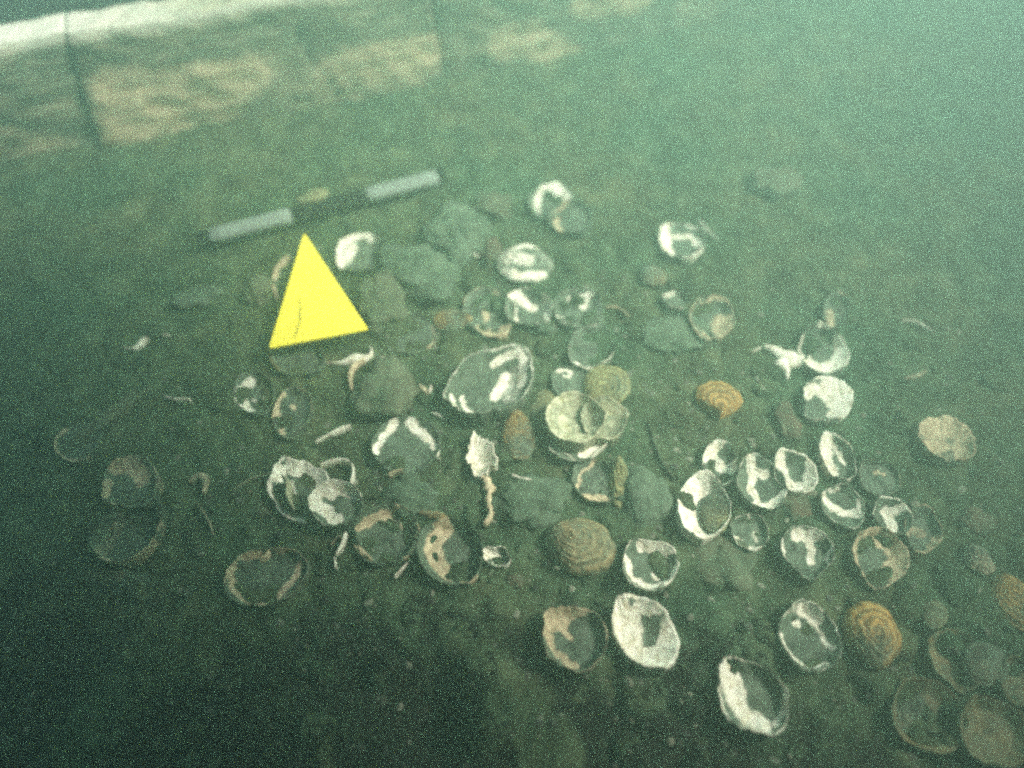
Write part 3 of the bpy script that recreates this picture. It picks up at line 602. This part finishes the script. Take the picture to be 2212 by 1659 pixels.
cup((1890, 1120), (1960, 1105), 82, 'left shell of a joined pair with a pale V patch', 'white', .014, (-.2, -.2, .5, .55), [([(1915, 1100), (1950, 1098), (1985, 1110)], 9, .8), ([(1925, 1110), (1932, 1135)], 11, .8)], rim=.4)
cup((2032, 1160), (1955, 1130), 92, 'right shell of the joined pair, ringed brown inside', 'tan', .016, (.0, .0, .62, .62), [([(1975, 1200), (2010, 1195), (2030, 1160)], 9, .85), ([(1965, 1140), (1995, 1145)], 12, .5)], rim=.4, lift=.004)
cup((1885, 1268), (1912, 1148), 122, 'heart-shaped tan-rimmed shell below the joined pair', 'tan', .018, (.12, .12, .62, .60), [([(1855, 1160), (1848, 1200), (1865, 1240)], 8, .7), ([(1880, 1152), (1930, 1170), (1945, 1205), (1920, 1240)], 17, .72)], rim=.5, taper=.5, lift=.004)
dome((2085, 1178), (2140, 1238), 48, 'plain pale oval shell alone near the right edge', 'tan', .014, base=.6, ridges=4)
cup((2040, 1000), (2045, 905), 118, 'blurred cream round shell far out on the right', 'tan', .020, (-.35, -.15, .38, .42), [([(2005, 925), (2045, 915), (2085, 935)], 22, .95), ([(2010, 960), (2045, 955)], 14, .8), ([(2080, 960), (2085, 985)], 14, .7)], rim=.6, base=.4, rough=.12)
cup((1755, 905), (1815, 825), 104, 'round shell with a solid white right half, below the horned one', 'white', .016, (-.35, .1, .45, .5), [([(1800, 840), (1825, 870), (1830, 890)], 26, 1), ([(1745, 850), (1762, 835), (1785, 850)], 9, .9), ([(1805, 890), (1825, 895)], 12, .95)], rim=.5)
cup((1770, 705), (1785, 808), 104, 'horned white shell cradling mud, upper right of the group', 'white', .020, (-.2, -.05, .62, .62), [([(1735, 755), (1755, 785), (1785, 790), (1815, 780), (1828, 755), (1820, 730)], 15, 1), ([(1728, 720), (1732, 745)], 4, .9), ([(1768, 703), (1790, 710)], 4, .8)], rim=.2)
sliver([(1650, 748), (1672, 755), (1700, 770), (1735, 778)], [8, 22, 46, 34], 'broad cream flap fused left of the horned white shell', 'white', .012, clean=.95)
sliver([(1685, 780), (1697, 800), (1700, 820)], [34, 20, 7], 'pointed lower corner of cream shell below the broad flap', 'white', .009, clean=.85)
sliver([(1622, 762), (1635, 755), (1650, 750)], [2, 4, 2], 'hairline rim left of the broad cream flap', 'white', .004, clean=.7)
sliver([(1630, 812), (1640, 830), (1652, 847)], [2, 4, 2], 'thin slanting rim line right of the orange shell', 'white', .005, clean=.7)
cup((1528, 735), (1545, 645), 92, 'olive-bottomed shell in haze, upper right of centre', 'tan', .014, (.3, .1, .52, .55), [([(1560, 690), (1565, 720)], 22, .62), ([(1520, 652), (1545, 643), (1570, 652)], 4, .8), ([(1510, 700), (1530, 732)], 3, .8), ([(1548, 705), (1555, 690)], 8, .6)], rim=.4)
dome((1556, 902), (1552, 822), 98, 'bright orange triangular shell with curved ridges', 'orange', .016, base=1.0, ridges=6, taper=.8, umbo=.9)
cup((1435, 500), (1505, 555), 76, 'cloudy white shell furthest up on the right', 'white', .013, (.25, -.1, .55, .55), [([(1432, 505), (1435, 535), (1445, 555)], 13, 1), ([(1460, 570), (1490, 570), (1512, 550)], 6, .85), ([(1455, 515), (1490, 515), (1510, 535)], 6, .7)], rim=.4)
dome((1390, 610), (1430, 580), 52, 'small orange-brown shell below the cloudy white one', 'orange', .011, base=.6, ridges=3)
cup((1430, 645), (1488, 652), 34, 'thin dim lens-shaped shell below the small orange-brown one', 'white', .008, (0, 0, .8, .8), [([(1430, 638), (1455, 632)], 4, .8), ([(1435, 662), (1475, 665)], 3, .8)], rim=.3)
sliver([(1510, 480), (1530, 505), (1553, 523)], [14, 12, 4], 'ghostly pale fragment nearly lost in haze, upper right', 'white', .006, clean=.45)
cup((1795, 708), (1815, 635), 56, 'ghostly shell above the horned white shell', 'tan', .010, (0, 0, .7, .7), [([(1795, 670), (1798, 695)], 8, .65), ([(1815, 632), (1842, 655)], 4, .6)], rim=.2)
sliver([(1948, 691), (1972, 691), (1998, 702), (2018, 716)], [2, 4, 5, 2], 'long hair-thin arc of rim alone far right in haze', 'white', .006, clean=.8)
sliver([(1950, 820), (1975, 815), (2000, 803)], [5, 12, 5], 'pale smudge of shell in open silt at the right', 'tan', .007, clean=.5)
sliver([(1400, 905), (1412, 950), (1432, 1000), (1458, 1035)], [2, 3, 3, 2], 'buried rim line curving down to the largest white shell', 'tan', .004, clean=.35)
# lower right
cup((1365, 1175), (1440, 1262), 108, 'round cup with a white figure-seven mark on its right', 'white', .018, (-.05, -.1, .66, .66), [([(1385, 1175), (1425, 1182), (1458, 1190)], 9, .95), ([(1435, 1190), (1428, 1215), (1420, 1238)], 10, .95), ([(1355, 1205), (1370, 1245), (1410, 1265), (1445, 1255)], 7, .9), ([(1464, 1220), (1450, 1250)], 4, .8)], rim=.4)
cup((1190, 1325), (1290, 1425), 132, 'hollow shell with a peach-pink upper left corner, bottom centre', 'tan', .018, (.05, -.05, .76, .76), [([(1185, 1345), (1200, 1325), (1210, 1340)], 17, 1), ([(1210, 1318), (1262, 1320)], 6, .9), ([(1210, 1350), (1235, 1375)], 5, .95), ([(1183, 1365), (1200, 1400), (1240, 1435)], 8, .8), ([(1307, 1340), (1312, 1375)], 5, .95), ([(1225, 1335), (1240, 1325)], 5, .9)], rim=.45, rough=.1, lift=.007)
cup((1347, 1294), (1440, 1436), 116, 'bright white thick shell with an oval mud hole, bottom right', 'white', .026, (-.02, -.35, .38, .42), [([(1340, 1310), (1350, 1360), (1375, 1405), (1410, 1425), (1448, 1400), (1455, 1350)], 22, 1), ([(1380, 1310), (1420, 1320)], 10, .95), ([(1365, 1330), (1370, 1380)], 20, 1)], rim=.8, base=.2)
cup((1735, 1302), (1760, 1448), 122, 'long cup with a white cap and one white dot inside', 'white', .018, (.0, -.05, .72, .62), [([(1735, 1315), (1755, 1312), (1765, 1335)], 12, .95), ([(1724, 1342)], 8, 1), ([(1768, 1350), (1785, 1380), (1800, 1398)], 6, .55), ([(1690, 1370), (1715, 1420), (1755, 1438), (1790, 1430)], 4, .75), ([(1700, 1320), (1720, 1310)], 9, .5)], rim=.35)
cup((1568, 1432), (1682, 1576), 128, 'lowest bright shell, its whole left side thick and white', 'white', .022, (.05, .25, .6, .55), [([(1570, 1445), (1590, 1500), (1620, 1550), (1650, 1560)], 20, .8), ([(1590, 1450), (1605, 1500)], 11, 1), ([(1697, 1490), (1700, 1530), (1680, 1560)], 7, .6)], rim=.4, rough=.09)
dome((1900, 1440), (1880, 1295), 118, 'tan shell with target-like rings, right foreground', 'orange', .026, base=.75, ridges=5, taper=.3, umbo=0.2, strokes=[([(1840, 1310), (1885, 1292), (1935, 1315)], 8, .3)])
dome((2165, 1240), (2235, 1360), 90, 'orange-brown shell cut off by the right edge', 'orange', .018, base=.7)
dome((1990, 1310), (2045, 1340), 60, 'small olive shell right of the target-ringed one', 'olive', .010, base=.7)
cup((2075, 1495), (2050, 1365), 110, 'dark brown hollow shell low on the right', 'brown', .020, (0, .0, .7, .7), [([(2055, 1370), (2090, 1410), (2090, 1460)], 9, .8), ([(2020, 1400), (2035, 1440), (2040, 1470)], 5, .8), ([(2035, 1420), (2060, 1430)], 5, .9)], rim=.3)
cup((1960, 1470), (2050, 1615), 140, 'large dim shell in the lower right, brown rim', 'brown', .022, (.0, .0, .68, .68), [([(1940, 1545), (1975, 1600), (2040, 1625)], 8, .7), ([(1960, 1520), (1990, 1540)], 5, .6), ([(2055, 1570), (2060, 1600)], 9, .8)], rim=.4)
cup((2100, 1510), (2190, 1650), 130, 'blurred brown shell in the bottom right corner', 'brown', .020, (.0, .0, .68, .68), [([(2100, 1515), (2125, 1530), (2130, 1580)], 10, .75)], rim=.4)
dome((2095, 1395), (2170, 1470), 90, 'overlapped brown shell high in the dim right-hand cluster', 'brown', .016, base=.55)
dome((1990, 1500), (1930, 1590), 70, 'brown shell edge at the left of the dim cluster', 'brown', .012, base=.5)
cup((2190, 1420), (2235, 1530), 100, 'dim shell leaving the frame above the bottom right corner', 'brown', .018, (0, 0, .7, .7), [([(2165, 1440), (2170, 1500)], 8, .7)], rim=.4)
sliver([(905, 832), (915, 842), (922, 852)], [6, 14, 5], 'pinkish chip between the ribbed rim and the twisted oyster', 'tan', .007, clean=.6)
sliver([(926, 850), (930, 842), (931, 834)], [3, 6, 3], 'tiny upright flake beside the pinkish chip', 'white', .008, clean=.7)
sliver([(932, 893), (945, 898), (958, 906)], [4, 9, 3], 'little cream crumb left of the twisted oyster', 'white', .006, clean=.55)
sliver([(840, 1030), (856, 1022), (872, 1020)], [3, 6, 3], 'pale scrap on the cobble under the wide mud-filled shell', 'tan', .015, clean=.6)
sliver([(1307, 668), (1332, 668), (1356, 684)], [2, 5, 3], 'dim arc of rim right of the white-splashed shell', 'tan', .006, clean=.7)
sliver([(1020, 550), (1027, 553), (1033, 556)], [6, 11, 6], 'tiny white bead of shell left of the humped shell', 'white', .008, clean=.6)
sliver([(975, 562), (984, 569), (994, 573)], [4, 10, 5], 'pale crumb at the right end of the long silted stone', 'white', .007, clean=.55)
# ------------------------------------------------------------------ stones
rock(992, 495, 140, 108, 'rounded pale green stone right of the rod\'s end', 'green', .022, seed=11)
rock(905, 585, 190, 110, 'long silted stone sloping down right of the triangle', 'green', .024, ang=-22, seed=14)
rock(818, 648, 105, 120, 'knobbly dun stone touching the triangle\'s right side', 'dun', .020, seed=15)
rock(835, 845, 135, 120, 'round dun stone cradled by the ribbed rim piece', 'dun', .020, seed=16)
rock(1065, 440, 90, 45, 'blurred brownish stone above the rounded green stone', 'dun', .014, seed=17)
rock(675, 428, 70, 28, 'little sandy pebble behind the rod\'s black middle band', 'sand', .010, ang=18, seed=18)
rock(1672, 392, 110, 55, 'lone brownish stone lost in haze, upper right', 'dun', .012, seed=19)
rock(1700, 912, 50, 78, 'reddish-brown pebble left of the solid white half shell', 'rust', .008, seed=20)
rock(1720, 1090, 60, 70, 'brown pebble between the U rim and the T patch', 'rust', .006, seed=21)
rock(1570, 1215, 135, 120, 'dim flat stone right of the figure-seven cup', 'dun', .010, seed=22)
rock(1062, 545, 40, 60, 'small brown pebble left of the humped shell', 'rust', .010, seed=23)
rock(885, 1075, 110, 90, 'smooth silted cobble between white cup and ragged strip', 'green', .012, seed=24)
rock(1460, 720, 150, 80, 'low silt-smothered stone right of the muddy pointed shell', 'green', .008, seed=25)
rock(235, 900, 180, 30, 'long brown ridge-like stone slanting on the left', 'dun', .009, ang=52, seed=26)
rock(1115, 1255, 40, 30, 'crumbly brown pebble below the tiny bright cup', 'rust', .007, seed=27)
rock(570, 1108, 30, 20, 'tiny pink pebble left of the big flaky shell', 'rust', .006, seed=28)
rock(1290, 690, 34, 24, 'small grey pebble against the white-splashed shell', 'green', .006, seed=29)
rock(2110, 1125, 70, 50, 'dim brown stone near the right edge', 'rust', .010, seed=30)
rock(430, 640, 100, 40, 'pale silted stone left of the triangle', 'green', .010, ang=20, seed=31)
rock(560, 625, 60, 60, 'yellowish silted stone beside the triangle\'s left edge', 'dun', .012, seed=32)
def rubble():
    rnd = random.Random(11); V = []; F = []; S = []; n, m = 12, 8
    for k in range(1250):
        if k < 850: x, y = rnd.gauss(.03, .30), rnd.gauss(.42, .20)
        else: x, y = rnd.uniform(-.6, .6), rnd.uniform(-.05, .32)
        if y > .80 or (x - (-.24)) ** 2 + (y - .60) ** 2 < .0025: continue
        s = min(.016, .0028 * rnd.paretovariate(1.5)); a = rnd.uniform(0, 6.3); e = rnd.uniform(.6, 1); fl = rnd.uniform(.25, .6); sd_ = rnd.uniform(0, 99); z0 = height(x, y) - s * .12; b0 = len(V)
        for i in range(m + 1):
            ph = math.pi * i / m
            for j in range(n):
                th = 2 * math.pi * j / n; d = Vector((math.sin(ph) * math.cos(th), math.sin(ph) * math.sin(th), math.cos(ph)))
                f = 1 + .5 * noise.noise(d * 1.6 + Vector((sd_, 0, 0))) + .25 * noise.noise(d * 4 + Vector((0, sd_, 0))); q = d * f * s
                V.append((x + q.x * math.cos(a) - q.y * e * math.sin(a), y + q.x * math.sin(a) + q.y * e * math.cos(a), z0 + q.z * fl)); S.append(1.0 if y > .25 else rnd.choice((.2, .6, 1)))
        for i in range(m):
            for j in range(n): j2 = (j + 1) % n; F.append((b0 + i * n + j, b0 + (i + 1) * n + j, b0 + (i + 1) * n + j2, b0 + i * n + j2))
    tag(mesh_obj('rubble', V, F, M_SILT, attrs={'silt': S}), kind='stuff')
rubble()
# ------------------------------------------------------------------ loose grit and shell crumbs
def grit():
    rnd = random.Random(4); V = []; F = []; A = []
    ico = [(0, 0, 1), (.9, 0, .2), (.3, .85, .2), (-.7, .5, .2), (-.7, -.5, .2), (.3, -.85, .2), (0, 0, -1)]
    fc = [(0, i, i % 5 + 1) for i in range(1, 6)] + [(6, i % 5 + 1, i) for i in range(1, 6)]
    for k in range(15000):
        if k < 9000: x, y = rnd.uniform(-.62, .62), rnd.uniform(-.08, .42)
        else: x, y = rnd.uniform(-.9, .9), rnd.uniform(-.05, 1.1)
        sv = silt_cover(x, y)
        if rnd.random() < sv * 0.8: continue
        s = min(0.0045, 0.0006 * rnd.paretovariate(1.6)) * (1 if k < 9000 else .7); a = rnd.uniform(0, 6.3); z = height(x, y) + s * .15; b0 = len(V)
        e, f_ = rnd.uniform(.6, 1.4), rnd.uniform(.4, .8); br = rnd.random() ** 3
        for p in ico:
            j = [rnd.uniform(.7, 1.3) for _ in range(3)]
            X, Y = p[0] * s * e * j[0], p[1] * s * j[1]
            V.append((x + X * math.cos(a) - Y * math.sin(a), y + X * math.sin(a) + Y * math.cos(a), z + p[2] * s * f_ * j[2])); A.append(br)
        F += [(b0 + p, b0 + q, b0 + r) for p, q, r in fc]
    for k in range(2200):                                   # flakes of broken shell sunk in the silt
        x, y = rnd.gauss(.06, .26), rnd.gauss(.42, .17); s = 0.0007 * rnd.paretovariate(1.6); s = min(s, .0035)
        a = rnd.uniform(0, 6.3); z = height(x, y) + s * .1; b0 = len(V); tn = rnd.uniform(.3, .7) if rnd.random() < .8 else rnd.uniform(.7, 1)
        for p in ico:
            j = rnd.uniform(.6, 1.4); X, Y = p[0] * s * 1.4 * j, p[1] * s * j
            V.append((x + X * math.cos(a) - Y * math.sin(a), y + X * math.sin(a) + Y * math.cos(a), z + p[2] * s * .35 * rnd.uniform(.6, 1.4))); A.append(tn)
        F += [(b0 + p, b0 + q, b0 + r) for p, q, r in fc]
    m, nt, b = new_mat('grit'); nt.links.new(ramp(nt, attr(nt, 'tone'), [(0, (0.012, 0.014, 0.009)), (0.5, (0.06, 0.065, 0.045)), (0.97, (0.17, 0.17, 0.12))]), b.inputs['Base Color']); b.inputs['Roughness'].default_value = .9
    tag(mesh_obj('grit', V, F, m, smooth=False, attrs={'tone': A}), kind='stuff')
grit()
# ------------------------------------------------------------------ haze
def build_haze():
    m = bpy.data.materials.new('haze'); m.use_nodes = True; nt = m.node_tree; nt.nodes.clear()
    out = nt.nodes.new('ShaderNodeOutputMaterial'); v = nt.nodes.new('ShaderNodeVolumePrincipled')
    v.inputs['Color'].default_value = (0.62, 0.87, 0.75, 1); v.inputs['Density'].default_value = 0.82; v.inputs['Anisotropy'].default_value = 0.62
    nt.links.new(v.outputs[0], out.inputs['Volume'])
    x0, x1, y0, y1, z0, z1 = -8.5, 8.5, -8.0, 9.2, -1.1, 0.80
    V = [(x, y, z) for z in (z0, z1) for y in (y0, y1) for x in (x0, x1)]
    F = [(0, 2, 3, 1), (4, 5, 7, 6), (0, 1, 5, 4), (2, 6, 7, 3), (0, 4, 6, 2), (1, 3, 7, 5)]
    return tag(mesh_obj('haze', V, F, m, smooth=False), kind='stuff')
build_haze()
